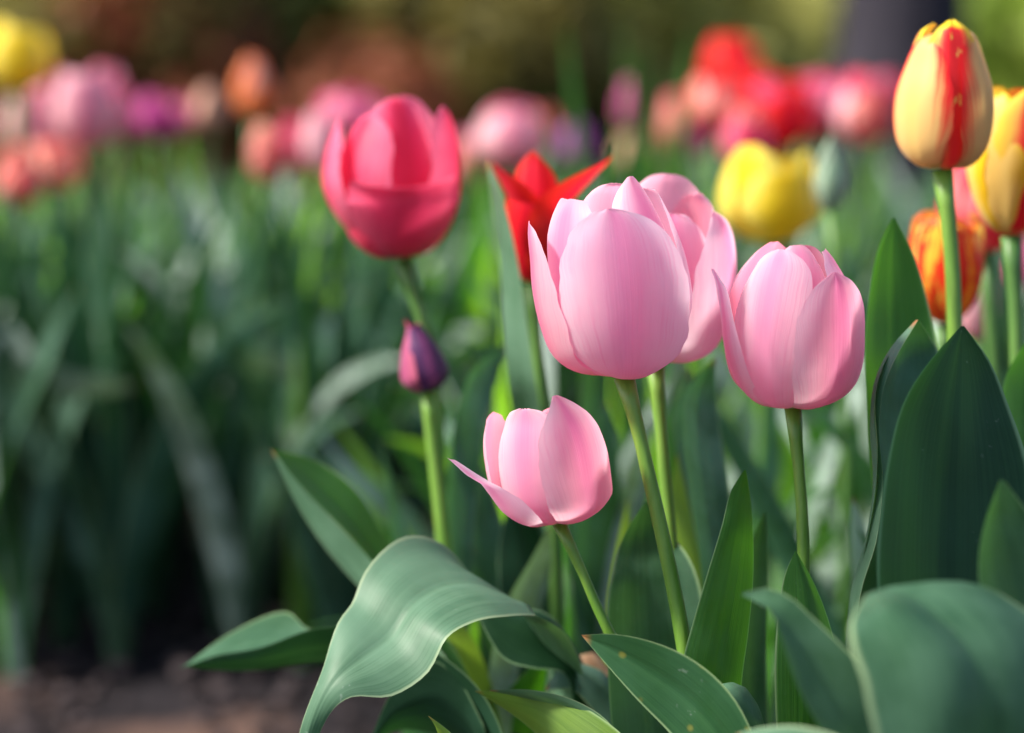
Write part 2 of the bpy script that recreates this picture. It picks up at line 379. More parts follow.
# ================================================================== SETTING
def ground():
    b = NB('soil'); g = b.n('ShaderNodeTexCoord').outputs['Object']
    f = b.noise(g, 9, 6, .65); f2 = b.noise(g, 60, 5, .7); f3 = b.noise(g, 1.6, 3)
    col = b.mix(b.ss(f, .3, .7), (.006, .005, .007), (.018, .015, .019))
    col = b.mix(b.ss(f2, .5, .75, 0, .5), col, (.06, .05, .055))
    col = b.mix(b.ss(f3, .5, .62, 0, .6), col, (.15, .09, .07))
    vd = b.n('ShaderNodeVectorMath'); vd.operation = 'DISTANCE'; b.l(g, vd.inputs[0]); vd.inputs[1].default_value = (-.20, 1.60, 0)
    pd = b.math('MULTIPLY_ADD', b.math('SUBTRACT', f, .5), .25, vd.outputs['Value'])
    col = b.mix(b.ss(pd, .0, .10, .55, 0), col, (.22, .13, .10))  # sunlit spot on the soil, painted in as a lighter warm tone
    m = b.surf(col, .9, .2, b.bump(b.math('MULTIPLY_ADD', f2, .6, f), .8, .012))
    # one sheet: fine near the camera, coarse to the horizon
    xs = [-80, -30, -12, -5, -2.5] + [-1.4 + i * .035 for i in range(81)] + [2.5, 5, 12, 30, 80]
    ys = [-40, -10, -2, 0, .6] + [1.0 + i * .035 for i in range(50)] + [3, 3.6, 4.5, 6, 8, 12, 20, 40, 90, 160]
    vs = []
    for y in ys:
        for x in xs:
            k = 1 if (-1.5 < x < 1.5 and .9 < y < 2.9) else 0
            z = k * (.010 * noise.noise(Vector((x * 9, y * 9, 0))) + .006 * noise.noise(Vector((x * 28, y * 28, 3))) - .004)
            vs.append((x, y, z))
    n = len(xs)
    fs = [(j * n + i, j * n + i + 1, (j + 1) * n + i + 1, (j + 1) * n + i) for j in range(len(ys) - 1) for i in range(n - 1)]
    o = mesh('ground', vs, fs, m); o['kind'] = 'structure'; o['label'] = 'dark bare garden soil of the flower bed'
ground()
def clods():
    vs, fs = [], []; r = random.Random(5)
    for k in range(900):
        y = r.uniform(1.25, 2.2); x = r.uniform(-.62, .35); s = r.uniform(.003, .011) * (1.5 if r.random() < .08 else 1)
        rows = 5; b0 = len(vs); c = Vector((x, y, s * .25)); sd_ = r.random() * 90
        for i in range(rows + 1):
            for j in range(7):
                th = math.pi * i / rows; ph = 2 * math.pi * j / 7
                d = Vector((math.sin(th) * math.cos(ph), math.sin(th) * math.sin(ph) * .8, math.cos(th) * .6))
                vs.append(c + d * s * (1 + .45 * noise.noise(d * 1.7 + Vector((sd_, 0, 0)))))
        for i in range(rows):
            for j in range(7):
                fs.append((b0 + i * 7 + j, b0 + i * 7 + (j + 1) % 7, b0 + (i + 1) * 7 + (j + 1) % 7, b0 + (i + 1) * 7 + j))
    m = plain_mat('clod', (.014, .012, .013), (.07, .055, .058), 35, .95, .15)
    o = mesh('soil_crumbs', vs, fs, m); o['kind'] = 'stuff'; o['label'] = 'loose crumbs of soil and mulch on the bare bed'; o['category'] = 'soil'
clods()

# ------------------------------------------------------------------ shrubs and tree beyond the bed
def foliage_mat(name, a, c, t, trans=.35):
    b = NB(name); g = b.n('ShaderNodeTexCoord').outputs['Object']
    f = b.noise(g, 5, 3); f2 = b.noise(g, 45, 2)
    col = b.mix(b.ss(f, .35, .65), a, c); col = b.mix(b.ss(f2, .4, .7, 0, .4), col, c)
    return b.surf(col, .55, .3, None, trans, t)
BARK = plain_mat('grey_bark', (.020, .018, .026), (.042, .038, .050), 8, .9, .2, bump=.8, bd=.02, stretch=(4, 4, .8))
TWIG = plain_mat('twig_bark', (.06, .045, .035), (.12, .09, .07), 12, .9, .2)
def shrub(name, label, cat, loc, rx, ry, h, mat, n, leafs, seed, zlo=0.0, group=None):
    r = random.Random(seed); root = thing(name, label, cat, loc, group)
    tips = [];
    vs, fs = [], []
    for k in range(9):
        a = r.uniform(0, 2 * math.pi); q = r.uniform(.3, .9)
        e = Vector((math.cos(a) * rx * q, math.sin(a) * ry * q, zlo + (h - zlo) * r.uniform(.5, .95)))
        m_ = Vector((e.x * .35, e.y * .35, e.z * .5)); P = [[0, 0, -.02], list(m_), list(e)]
        pts = [Vector(cr(P, i / 8)) for i in range(9)]
        v2, f2 = tube_data(pts, [.028 * (1 - i / 9.5) + .004 for i in range(9)], 6)
        o = len(vs); vs += v2; fs += [tuple(i + o for i in f) for f in f2]
        tips += pts[3:]
    mesh('branches', vs, fs, TWIG, root)
    clumps = []
    while len(clumps) < 46:
        p = Vector((r.uniform(-1, 1), r.uniform(-1, 1), r.uniform(-1, 1)))
        if p.length < 1: clumps.append(Vector((p.x * rx, p.y * ry, (zlo + h) / 2 + p.z * (h - zlo) / 2)))
    vs, fs = [], []
    for k in range(n):
        c = r.choice(clumps); d = Vector((r.gauss(0, 1), r.gauss(0, 1), r.gauss(0, 1))).normalized()
        p = c + d * r.uniform(.3, 1) * .24 * min(1.6, max(rx, .6))
        if p.z < .02: p.z = .02 + abs(p.z) * .3
        nrm = (d + Vector((0, 0, .5)) + Vector((r.gauss(0, .5), r.gauss(0, .5), r.gauss(0, .5)))).normalized()
        t = nrm.orthogonal().normalized(); t = Matrix.Rotation(r.uniform(0, 6.28), 3, nrm) @ t; b_ = nrm.cross(t)
        s = leafs * r.uniform(.6, 1.3); o = len(vs)
        vs += [p - t * s, p + b_ * s * .45 + nrm * s * .1, p + t * s, p - b_ * s * .45 + nrm * s * .1]
        fs.append((o, o + 1, o + 2, o + 3))
    mesh('foliage', vs, fs, mat, root, smooth=False)
    return root
f_red = foliage_mat('foliage_russet', (.20, .055, .03), (.30, .10, .045), (.40, .13, .04))
f_brn = foliage_mat('foliage_brown', (.13, .12, .035), (.21, .18, .05), (.30, .25, .05))
f_drk = foliage_mat('foliage_dark', (.045, .08, .018), (.08, .13, .03), (.12, .18, .03), .25)
f_olv = foliage_mat('foliage_olive', (.22, .24, .06), (.34, .34, .09), (.45, .45, .08))
f_ol2 = foliage_mat('foliage_pale_olive', (.30, .31, .09), (.42, .41, .12), (.5, .5, .1))
f_kha = foliage_mat('foliage_khaki', (.42, .43, .14), (.55, .54, .19), (.6, .6, .15))
f_lim = foliage_mat('foliage_lime', (.36, .50, .10), (.48, .60, .14), (.55, .7, .1))
f_mix = foliage_mat('foliage_dull_green', (.13, .17, .04), (.20, .25, .06), (.28, .36, .05))
def bg(px, Y): return Vector(((px - 512) / F * Y, Y, 0))
shrub('shrub', 'dull green shrub at the far left behind the yellow tulip', 'shrub', bg(20, 6.6), .42, .5, 0.83, f_mix, 5200, .035, 1)
shrub('shrub', 'brown leaved shrub left of the russet shrub in the background', 'shrub', bg(115, 6.3), .38, .45, 0.82, f_brn, 5200, .03, 2)
shrub('shrub', 'russet red shrub in the background above the magenta tulips', 'shrub', bg(172, 6.2), .24, .4, 0.81, f_red, 3600, .03, 3)
shrub('shrub', 'darkest green shrub in the background above the orange tulip', 'shrub', bg(255, 6.8), .30, .45, 0.83, f_drk, 5600, .035, 4)
shrub('shrub', 'low reddish brown shrub above the hot pink tulip', 'shrub', bg(375, 6.0), .12, .3, .34, f_red, 3800, .03, 5)
shrub('shrub', 'olive brown shrub behind the hot pink tulip', 'shrub', bg(370, 7.0), .42, .5, 0.83, f_olv, 5200, .035, 6)
shrub('shrub', 'brownish shrub in the background above the scarlet tulip', 'shrub', bg(475, 6.7), .30, .5, 0.83, f_brn, 5200, .035, 7)
shrub('shrub', 'olive shrub in the background above the pair of pale pink tulips', 'shrub', bg(615, 7.1), .42, .5, 0.84, f_ol2, 5400, .035, 8)
shrub('shrub', 'khaki sunlit shrub just left of the dark tree trunk', 'shrub', bg(755, 7.6), .50, .5, 0.85, f_kha, 7600, .035, 9)
shrub('shrub', 'lime green sunlit shrub right of the dark tree trunk', 'shrub', bg(1050, 7.4), .48, .5, 0.84, f_lim, 6200, .035, 10)
def hedge():
    root = thing('hedge', 'long dark olive hedge closing the garden behind the shrubs', 'hedge', Vector((0, 10.5, 0)))
    r = random.Random(3); vs, fs = [], []
    for k in range(34000):
        x = r.uniform(-5.5, 5.5); y = r.choice((-1, 1)) * .5 * r.random() ** .4 + .12 * noise.noise(Vector((x * 1.3, 0, 0))); z = r.uniform(0, 2.6 + .25 * noise.noise(Vector((x, 5, 0))))
        p = Vector((x, y, z)); nrm = Vector((r.gauss(0, .6), -1 if y < 0 else 1, r.gauss(.4, .5))).normalized()
        t = Matrix.Rotation(r.uniform(0, 6.28), 3, nrm) @ nrm.orthogonal().normalized(); b_ = nrm.cross(t); s = r.uniform(.03, .06); o = len(vs)
        vs += [p - t * s, p + b_ * s * .5, p + t * s, p - b_ * s * .5]; fs.append((o, o + 1, o + 2, o + 3))
    mesh('foliage', vs, fs, f_kha, root, False)
    # woody core keeps it opaque
    vs, fs = [], []
    for k in range(60):
        x = -5.4 + k * .182; pts = [Vector((x + .06 * math.sin(i * 1.3 + k), .1 * math.sin(i + k), -.02 + i * .3)) for i in range(9)]
        v2, f2 = tube_data(pts, [.05 - .004 * i for i in range(9)], 6); o = len(vs); vs += v2; fs += [tuple(i + o for i in f) for f in f2]
    mesh('branches', vs, fs, TWIG, root)
hedge()
def tree():
    base = bg(896, 6.0); root = thing('tree', 'thick dark purple grey tree trunk behind the red and pink tulips', 'tree', base)
    pts = [Vector((.02 * math.sin(i * .6), .02 * math.cos(i), -.03 + i * .46)) for i in range(12)]
    rad = [.20] + [.155 - .004 * i for i in range(11)]
    N = 28; vs, fs = [], []
    for j, p in enumerate(pts):
        for k in range(N):
            a = 2 * math.pi * k / N
            rr = rad[j] * (1 + .05 * noise.noise(Vector((math.cos(a) * 3, math.sin(a) * 3, j * .5))))
            vs.append(p + Vector((math.cos(a), math.sin(a), 0)) * rr)
    for j in range(len(pts) - 1):
        for k in range(N): fs.append((j * N + k, j * N + (k + 1) % N, (j + 1) * N + (k + 1) % N, (j + 1) * N + k))
    mesh('trunk', vs, fs, BARK, root)
    r = random.Random(9); vs, fs = [], []; ends = []
    for k in range(7):
        a = k * .9; z0 = 3.6 + .17 * k
        P = [[0, 0, z0], [math.cos(a) * .5, math.sin(a) * .5, z0 + .5], [math.cos(a) * 1.3, math.sin(a) * 1.3, z0 + 1.1]]
        q = [Vector(cr(P, i / 8)) for i in range(9)]; ends += q[4:]
        v2, f2 = tube_data(q, [.06 - .006 * i for i in range(9)], 7); o = len(vs); vs += v2; fs += [tuple(i + o for i in f) for f in f2]
    mesh('limbs', vs, fs, BARK, root)
    vs, fs = [], []
    for k in range(4000):
        c = r.choice(ends); p = c + Vector((r.gauss(0, .3), r.gauss(0, .3), r.gauss(0, .22)))
        n_ = Vector((r.gauss(0, .6), r.gauss(0, .6), 1)).normalized(); t = n_.orthogonal().normalized(); b_ = n_.cross(t); s = .04; o = len(vs)
        vs += [p - t * s, p + b_ * s * .5, p + t * s, p - b_ * s * .5]; fs.append((o, o + 1, o + 2, o + 3))
    mesh('crown', vs, fs, f_mix, root, False)
tree()

# ================================================================== LEAFY PLANTS WITHOUT A VISIBLE BLOOM (copied)
def blade_plant(seed, mats, h, n, wid, where):
    r = random.Random(seed); root = thing('tulip_plant', 'x', 'tulip plant', Vector(where))
    for k in range(n):
        free_leaf(root, r.uniform(0, 360), h * r.uniform(.75, 1.1), wid * r.uniform(.7, 1.2), r.uniform(6, 42), r.uniform(20, 110) * (r.random() < .5), r.uniform(-120, 120),
                  r.choice(mats), seed=r.random() * 50, fold=r.uniform(.15, .45))
    return root
mD = [BLADE[4], BLADE[4], BLADE[4], BLADE[0]]; mA = [BLADE[0], BLADE[0], BLADE[1], BLADE[3], BLADE[3]]; mB = [BLADE[1], BLADE[2], BLADE[1], BLADE[0]]; mC = [BLADE[0], BLADE[3], BLADE[3], BLADE[2]]
spots = []
r = random.Random(21)
def too_close(x, y, dmin):
    return any((x - a) ** 2 + (y - b) ** 2 < dmin * dmin for a, b, _ in spots)
tries = 0
while len(spots) < 236 and tries < 9000:
    tries += 1
    y = r.uniform(1.80, 3.7) if len(spots) > 45 else r.uniform(1.78, 2.12); x = r.uniform(-1, 1) * (.235 * y + .10)
    if not too_close(x, y, (.058 + .008 * y) * (.8 if y < 2.15 else 1)): spots.append((x, y, 'bed'))
k = 0
near = []
while k < 46:
    y = r.uniform(1.22, 1.84); x = r.uniform(-.02, .235 * y + .08)
    px = 512 + x / y * F
    if px < 452 + (1.85 - y) * 60: continue
    if all((x - a) ** 2 + (y - b) ** 2 > .05 ** 2 for a, b, _ in near): near.append((x, y, 'near'))
    k += 1
protos = {}
for i, (ms, h, n, wd) in enumerate([(mA, .37, 7, .014), (mB, .38, 8, .010), (mC, .36, 6, .018), (mA, .34, 7, .016), (mB, .35, 8, .012), (mC, .38, 7, .013), (mD, .37, 9, .012), (mD, .34, 8, .015)]):
    protos[i] = (ms, h, n, wd)
first = {}
LBL = {'bed': 'out of focus leafy tulip plant without a bloom in the bed behind', 'near': 'leafy tulip plant without a bloom close behind the pink tulips'}
GRP = {'bed': 'leafy plants filling the bed behind', 'near': 'leafy plants close behind the pink tulips'}
for (x, y, kind) in spots + near:
    i = r.choice((0, 1, 1, 2, 2, 4, 5, 5)) if y > 2.12 else r.choice((6, 7, 6, 7, 0))
    if kind == 'near': i = r.choice((1, 4, 1, 2, 5, 0))
    if i not in first:
        root = blade_plant(100 + i, *protos[i], (x, y, 0)); first[i] = root
    else:
        src = first[i]; root = src.copy(); C.objects.link(root)
        for ch in src.children:
            c = ch.copy(); C.objects.link(c); c.parent = root
    root.location = (x, y, 0); root.rotation_euler = (0, 0, r.uniform(0, 6.28))
    s = r.uniform(.82, 1.06)
    if y > 2.4: s *= .84
    if kind == 'near': s = r.uniform(.70, .92)
    root.scale = (s, s, s)
    root['label'] = LBL[kind]; root['group'] = GRP[kind]
# the bed goes on further back: uncountable
def far_mass():
    r = random.Random(77); vs, fs = [], []
    for k in range(800):
        y = r.uniform(3.7, 4.3); x = r.uniform(-1, 1) * (.24 * y + .25); a = r.uniform(0, 6.28); h = r.uniform(.1, .22); l = r.uniform(.02, .14); wd = r.uniform(.006, .014)
        out = Vector((math.cos(a), math.sin(a), 0)); sd2 = Vector((-math.sin(a), math.cos(a), 0)); o = len(vs)
        for i in range(6):
            t = i / 5; c = Vector((x, y, 0)) + out * l * t * t + Vector((0, 0, h * t)); w2 = wd * math.sin(math.pi * (.15 + .85 * t)) + .0005
            vs += [c - sd2 * w2, c + out * w2 * -.3, c + sd2 * w2]
        for i in range(5):
            for j in range(2): fs.append((o + i * 3 + j, o + i * 3 + j + 1, o + i * 3 + j + 4, o + i * 3 + j + 3))
    o = mesh('tulip_foliage', vs, fs, foliage_mat('far_blades', (.03, .08, .03), (.09, .16, .06), (.15, .35, .04)))
    o['kind'] = 'stuff'; o['label'] = 'mass of blurred tulip leaves at the back of the bed'; o['category'] = 'foliage'
far_mass()

# ================================================================== BACKGROUND BLOOMS
def bloom_plant(label, px, py, d, wpx, hpx, mat, shape='cup', mats=None, lean=0, nleaf=2, stemw=.16, smat=STEMD, group=None, foot_px=None, spin=None, name='tulip', lmats=None):
    """px,py: centre of the bloom"""
    s = d / F; Hh, W2 = hpx, wpx / 2
    O = at(px, py + hpx / 2, d); base = foot(foot_px if foot_px is not None else px + rnd.uniform(-14, 14), d)
    root = thing(name, label, 'tulip', base, group)
    M = tiltM(lean, 0, 0); sp_ = spin if spin is not None else rnd.uniform(0, 60)
    for k in range(6):
        inner = k % 2; az = sp_ + k * 60
        mt = mats[k % len(mats)] if mats else mat
        hh = Hh * rnd.uniform(.88, 1.06); W2 = wpx / 2 * (1.1 if d > 1.8 else 1) * rnd.uniform(.93, 1.07); rr = W2 * (.9 if inner else 1.03); Hh = hpx * 1.08
        top = {'cup': .62, 'open': .80, 'egg': .34, 'lily': 1.0, 'bud': .12}[shape] * rnd.uniform(.9, 1.1)
        kn = K(hh, rr, W2 * (1.02 if shape != 'lily' else .8), top, point=.5 if shape in ('lily', 'bud') else 0)
        petal(root, O, M, s, az, kn, mt, kc=.9 if inner else 1.1, nu=9, nv=14, seed=rnd.random() * 50, ruff=W2 / 60)
    stem(root, [(px, py + hpx / 2 - 2, d, wpx * stemw), ((px + 512 + base.x / d * F) / 2, py + hpx / 2 + 60, d, wpx * stemw)], base, smat, 8)
    for k in range(nleaf):
        free_leaf(root, rnd.uniform(0, 360), O.z * rnd.uniform(.6, .85), rnd.uniform(.012, .022), rnd.uniform(8, 25), rnd.uniform(0, 50), rnd.uniform(-90, 90), rnd.choice(lmats or mA), seed=rnd.random() * 50)
    return root
BP = bloom_plant
BP('blurred yellow tulip at the far left edge', 20, 60, 2.15, 66, 64, YEL, 'open')
BP('light pink tulip, the larger one below right of the blurred yellow tulip', 86, 113, 2.15, 70, 76, LPINK, 'open', [LPINK, MPINK, LPINK])
BP('rose pink tulip at far left, left of the larger light pink one', 27, 128, 2.3, 46, 56, MPINK, 'cup', [LPINK, CORAL])
BP('coral red tulip lowest at the far left', 20, 180, 2.05, 44, 54, SALM, 'egg', [CORAL, SALM])
BP('salmon tulip with open petals under the light pink tulip', 58, 168, 2.1, 46, 44, SALM, 'open', [SALM, CORAL])
BP('small magenta tulip half hidden right of the light pink tulip', 122, 118, 2.6, 34, 42, MAG, 'cup', [MPINK, MAG])
BP('left one of two magenta tulips side by side', 155, 117, 2.5, 34, 42, MAG, 'cup')
BP('right one of two magenta tulips side by side, slightly paler', 180, 120, 2.6, 28, 34, MAG, 'cup', [MAG, MPINK])
BP('dull peach tulip between the magenta pair and the orange tulip', 209, 110, 2.6, 30, 42, PEACH, 'egg')
BP('orange tulip with a yellowish foot before the dark green shrub', 255, 92, 2.35, 40, 56, ORNG, 'egg', [ORNG, ORNG, SALM])
BP('coral tulip left of the hot pink tulip, leftmost of three', 268, 156, 2.0, 36, 52, CORAL, 'cup', [CORAL, SALM])
BP('red tulip in the middle of three left of the hot pink tulip', 294, 146, 2.2, 30, 46, HOT, 'cup')
BP('pale pink tulip touching the left side of the hot pink tulip', 320, 143, 2.0, 36, 58, LPINK, 'cup')
BP('muted pink tulip peeping over the hot pink tulip', 352, 116, 2.4, 62, 42, MPINK, 'open')
BP('muted pink tulip above the scarlet tulip', 510, 140, 2.3, 68, 60, LPINK, 'cup', [LPINK, MPINK])
BP('small coral pink tulip between the hot pink and scarlet tulips', 468, 160, 2.5, 34, 50, CORAL, 'cup', [CORAL, MPINK])
BP('dark violet tulip just above the right tip of the scarlet tulip', 578, 146, 2.6, 34, 42, VIOL, 'cup')
BP('slender mauve tulip standing above the main pale pink tulip', 629, 108, 2.5, 26, 46, MAG, 'egg', [MAG, LPINK])
BP('dull peach tulip under the slender mauve tulip', 632, 154, 2.6, 34, 36, PEACH, 'cup')
BP('tallest scarlet tulip of the background cluster', 728, 68, 2.4, 54, 54, RED, 'cup')
BP('coral red tulip below the tallest scarlet one', 716, 104, 2.2, 58, 56, CORAL, 'cup', [CORAL, RED])
BP('rose red tulip at the left end of the scarlet cluster', 674, 122, 2.5, 34, 50, CORAL, 'cup', [CORAL, HOT])
BP('magenta tulip under the coral red tulip of the cluster', 696, 134, 2.6, 34, 42, MAG, 'cup')
BP('red tulip right above the pure yellow tulip', 776, 118, 2.1, 66, 66, RED, 'open', [RED, HOT])
BP('pinkish red tulip low left of the red one above the yellow tulip', 745, 140, 2.0, 46, 56, HOT, 'cup', [HOT, CORAL])
BP('bright magenta pink tulip before the left side of the tree trunk', 829, 106, 2.3, 58, 58, MPINK, 'cup', [MPINK, MAG, HOT])
BP('pink tulip with peach sides before the tree trunk', 864, 112, 2.1, 56, 66, SALM, 'cup', [CORAL, LPINK, HOT])
BP('dark red tulip between the cluster and the pink one before the trunk', 805, 100, 2.6, 40, 46, HOT, 'cup')
BP('light pink tulip at the right edge above the yellow and red one', 1022, 155, 1.9, 26, 60, LPINK, 'cup')
BP('pure yellow wide tulip above the right pale pink tulip', 771, 200, 1.42, 102, 88, YEL, 'open', spin=12, stemw=.1)
BP('closed green tulip bud right of the pure yellow tulip', 830, 177, 1.35, 34, 72, BUDG, 'bud', stemw=.3, nleaf=1, lmats=[BLADE[0]])
BP('rose red tulip behind the stem of the cream and red tulip', 984, 206, 1.25, 96, 92, HOT, 'cup', [CRED, HOT], spin=20, stemw=.12)
BP('pink tulip low behind the flamed orange tulip', 976, 300, 1.35, 40, 82, LPINK, 'egg', [LPINK, MPINK])
BP('pink tulip cut by the right edge below the rose red one', 1020, 265, 1.5, 28, 50, MPINK, 'cup')

BP('pale pink tulip squeezed between the rose pink and the larger light pink at far left', 54, 112, 2.35, 40, 60, LPINK, 'open')
BP('deep pink tulip tucked behind the right side of the large light pink one', 106, 98, 2.3, 40, 52, MPINK, 'cup', [MPINK, LPINK])
BP('red tulip filling the gap below the tallest scarlet one', 752, 98, 2.3, 50, 60, RED, 'open')
BP('pink red tulip wedged between the red and the magenta pink one', 800, 112, 2.25, 44, 54, HOT, 'open', [HOT, MPINK])
BP('small hot pink tulip behind the tree side of the peach sided one', 884, 100, 2.4, 34, 46, HOT, 'cup')
BP('dusky pink tulip right of the muted one above the scarlet tulip', 540, 134, 2.5, 36, 46, MPINK, 'cup', [MPINK, CORAL])

# ================================================================== MIDDLE DISTANCE TULIPS
# hot pink tulip
d = 1.12; s = d / F
b = foot(440, d); t = thing('tulip', 'hot pink tulip, large and slightly blurred, with a short front petal showing its inside', 'tulip', b)
O = at(402, 258, d); M = tiltM(-2.5, 0)
petal(t, O, M, s, 8, [(2, 0, 8), (26, 4, 28), (46, 17, 46), (61, 38, 58), (70, 56, 62), (70, 68, 61), (72, 75, 55), (80, 76, 46)], HOTF, kc=1.1, seed=1, ruff=.8)
petal(t, O, M, s, -88, [(2, 0, 8), (26, 5, 26), (46, 22, 44), (66, 48, 56), (76, 78, 60), (71, 108, 52), (62, 130, 34), (55, 142, 5)], HOT, kc=1.05, seed=2)
petal(t, O, M, s, 80, [(2, 0, 8), (26, 5, 26), (44, 22, 42), (58, 50, 50), (63, 86, 50), (60, 120, 42), (54, 142, 28), (48, 150, 4)], HOT, kc=.9, seed=3)
petal(t, O, M, s, -52, [(2, 0, 8), (30, 4, 28), (50, 22, 44), (60, 56, 50), (60, 92, 52), (50, 120, 46), (38, 138, 30), (30, 146, 5)], HOT, kc=1.0, seed=4)
petal(t, O, M, s, 165, [(2, 0, 8), (30, 4, 28), (48, 22, 44), (56, 60, 54), (52, 100, 52), (42, 136, 40), (32, 154, 22), (28, 160, 3)], HOT, kc=1.1, seed=5)
petal(t, O, M, s, 20, [(2, 0, 8), (24, 4, 24), (38, 22, 38), (42, 60, 46), (38, 100, 46), (30, 134, 36), (24, 154, 24), (18, 161, 4)], HOT, kc=1.1, sk=-6, seed=6)
pistil(t, O, M, s, 120)
stem(t, [(402, 260, d, 13), (412, 292, d, 12), (428, 340, d, 12), (440, 500, d, 13)], b, STEMD)
free_leaf(t, 200, .3, .02, 20, 30, 60, BLADE[0], 3); free_leaf(t, 30, .24, .022, 30, 20, -40, BLADE[1], 4)

# purple bud
d = 1.09; s = d / F
b = foot(452, d); t = thing('tulip', 'closed dark purple tulip bud with red tips under the hot pink tulip', 'tulip', b)
O = at(429, 391, d); M = tiltM(-13, 0)
for k in range(6):
    az = -62 + 60 * k; out_ = k % 2 == 0
    kn = [(1, 0, 4), (14, 2, 12), (24 if out_ else 21, 14, 20), (23 if out_ else 21, 28, 19), (18, 44, 14), (11, 58, 8), (7, 67, 4), (8, 75 if k in (0, 5) else 68, 1.2)]
    petal(t, O, M, s, az, kn, PURP_LIT if k in (0, 5) else PURP, seed=20 + k, ruff=.4, nu=13, nv=24)  # left petals take the painted lit tone
stem(t, [(428, 391, d, 11), (431, 430, d, 13), (438, 490, d, 14), (446, 560, d, 15)], b)
leaf(t, [(508, 342, 510, 344, 1.16, 0), (480, 362, 500, 372, 1.15, .01), (462, 392, 486, 420, 1.13, .02), (452, 440, 480, 470, 1.12, .02), (446, 500, 476, 520, 1.11, .02), (448, 570, 472, 580, 1.10, .01)], BLADE[0], bow=-.15)

# scarlet lily-flowered tulip
d = 1.10; s = d / F
b = foot(560, d + .03); t = thing('tulip', 'scarlet tulip with long pointed petals behind the main pale pink one', 'tulip', b)
O = at(535, 283, d); M = tiltM(1, 0)
LK = lambda H, rm, W, tr: [(2, 0, 6), (rm * .55, 4, W * .5), (rm * .9, H * .2, W * .85), (rm, H * .4, W), (rm * 1.0, H * .6, W * .85), (rm * .55 + tr * .45, H * .8, W * .66), (rm * .2 + tr * .8, H * .93, W * .24), (tr, H, .8)]
petal(t, O, M, s, -12, LK(133, 28, 46, 14), RED, sk=-2, seed=31, ruff=.6, crease=1.6)
petal(t, O, M, s, -55, LK(122, 24, 37, 52), RED, seed=32, ruff=.6)
petal(t, O, M, s, 66, LK(130, 33, 48, 80), RED, seed=33, ruff=.6)
petal(t, O, M, s, 40, LK(92, 26, 30, 20), RED, seed=34, ruff=.6)
petal(t, O, M, s, 165, LK(104, 26, 36, 24), RED, seed=35, ruff=.6)
petal(t, O, M, s, -140, LK(96, 28, 34, 34), RED, seed=36, ruff=.6)
stem(t, [(531, 285, d, 12), (536, 340, d, 12), (548, 460, d, 13)], b, STEMD)
leaf(t, [(486, 161, 489, 161, 1.07, 0), (492, 205, 503, 200, 1.07, -.022), (500, 260, 517, 256, 1.07, -.022), (504, 320, 526, 316, 1.07, -.022), (508, 375, 534, 372, 1.08, -.022), (516, 430, 544, 428, 1.11, -.022), (528, 500, 556, 500, 1.12, -.022)], LP, bow=0, seed=4)
leaf(t, [(614, 143, 616, 143, 1.2, 0), (604, 170, 614, 168, 1.2, .01), (596, 200, 612, 200, 1.2, .01), (588, 300, 612, 300, 1.2, .01), (580, 430, 606, 430, 1.2, .01)], LB, bow=-.12, seed=5)

# cream and red tulip, upper right
d = 1.0; s = d / F
b = foot(958, d); t = thing('tulip', 'tall cream tulip flamed red in the middle with a yellow fringe, upper right', 'tulip', b)
O = at(942, 168, d); M = tiltM(0, 0)
EG = lambda H, rm, W, tr: [(2, 0, 7), (rm * .55, 2, W * .5), (rm * .88, H * .14, W * .8), (rm, H * .34, W), (rm * .97, H * .58, W * .95), (rm * .78, H * .8, W * .72), (rm * .5 + tr * .3, H * .94, W * .4), (tr, H, W * .08)]
petal(t, O, M, s, -50, EG(133, 49, 44, 22), CREAM, seed=41, ruff=.7)
petal(t, O, M, s, 64, EG(137, 49, 47, 22), CREAM, seed=42, ruff=.7)
petal(t, O, M, s, 180, EG(136, 47, 50, 14), CREAM, seed=43)
petal(t, O, M, s, 6, EG(147, 44, 44, 20), REDY, seed=44, ruff=1.6)
petal(t, O, M, s, 120, EG(141, 43, 44, 12), REDY, seed=45, ruff=1.6)
petal(t, O, M, s, -118, EG(143, 43, 44, 12), REDY, seed=46, ruff=1.6)
stem(t, [(942, 170, d, 15), (946, 200, d, 15), (952, 260, d, 16), (955, 340, d, 16)], b, STEM)
# its leaves
leaf(t, [(893, 218, 896, 218, .99, 0), (879, 246, 912, 250, .985, .01), (868, 300, 928, 300, .98, .015), (864, 360, 940, 360, .97, .02), (868, 420, 944, 420, .97, .02), (873, 480, 946, 490, .97, .02), (876, 540, 946, 560, .97, .02)], LG, bow=-.10, seed=6, wav=.04)
leaf(t, [(917, 320, 919, 320, .95, 0), (896, 345, 936, 345, .95, .02), (880, 372, 948, 380, .94, .03), (874, 402, 952, 430, .935, .035), (878, 450, 950, 480, .93, .03), (876, 500, 940, 530, .93, .02), (866, 550, 900, 560, .93, .01), (850, 610, 872, 620, .94, .01), (850, 680, 880, 690, .95, .01)], LK_, bow=-.22, seed=7, wav=.05)
leaf(t, [(916, 320, 918, 320, .94, 0), (892, 346, 900, 350, .935, -.008), (875, 380, 885, 384, .93, -.010), (870, 428, 879, 428, .925, -.010), (873, 480, 883, 480, .925, -.010), (866, 536, 877, 538, .925, -.010), (851, 588, 861, 592, .93, -.008), (846, 640, 856, 640, .935, -.006)], LP, bow=.1, seed=52, nu=9, label='pale folded margin of the leaf')

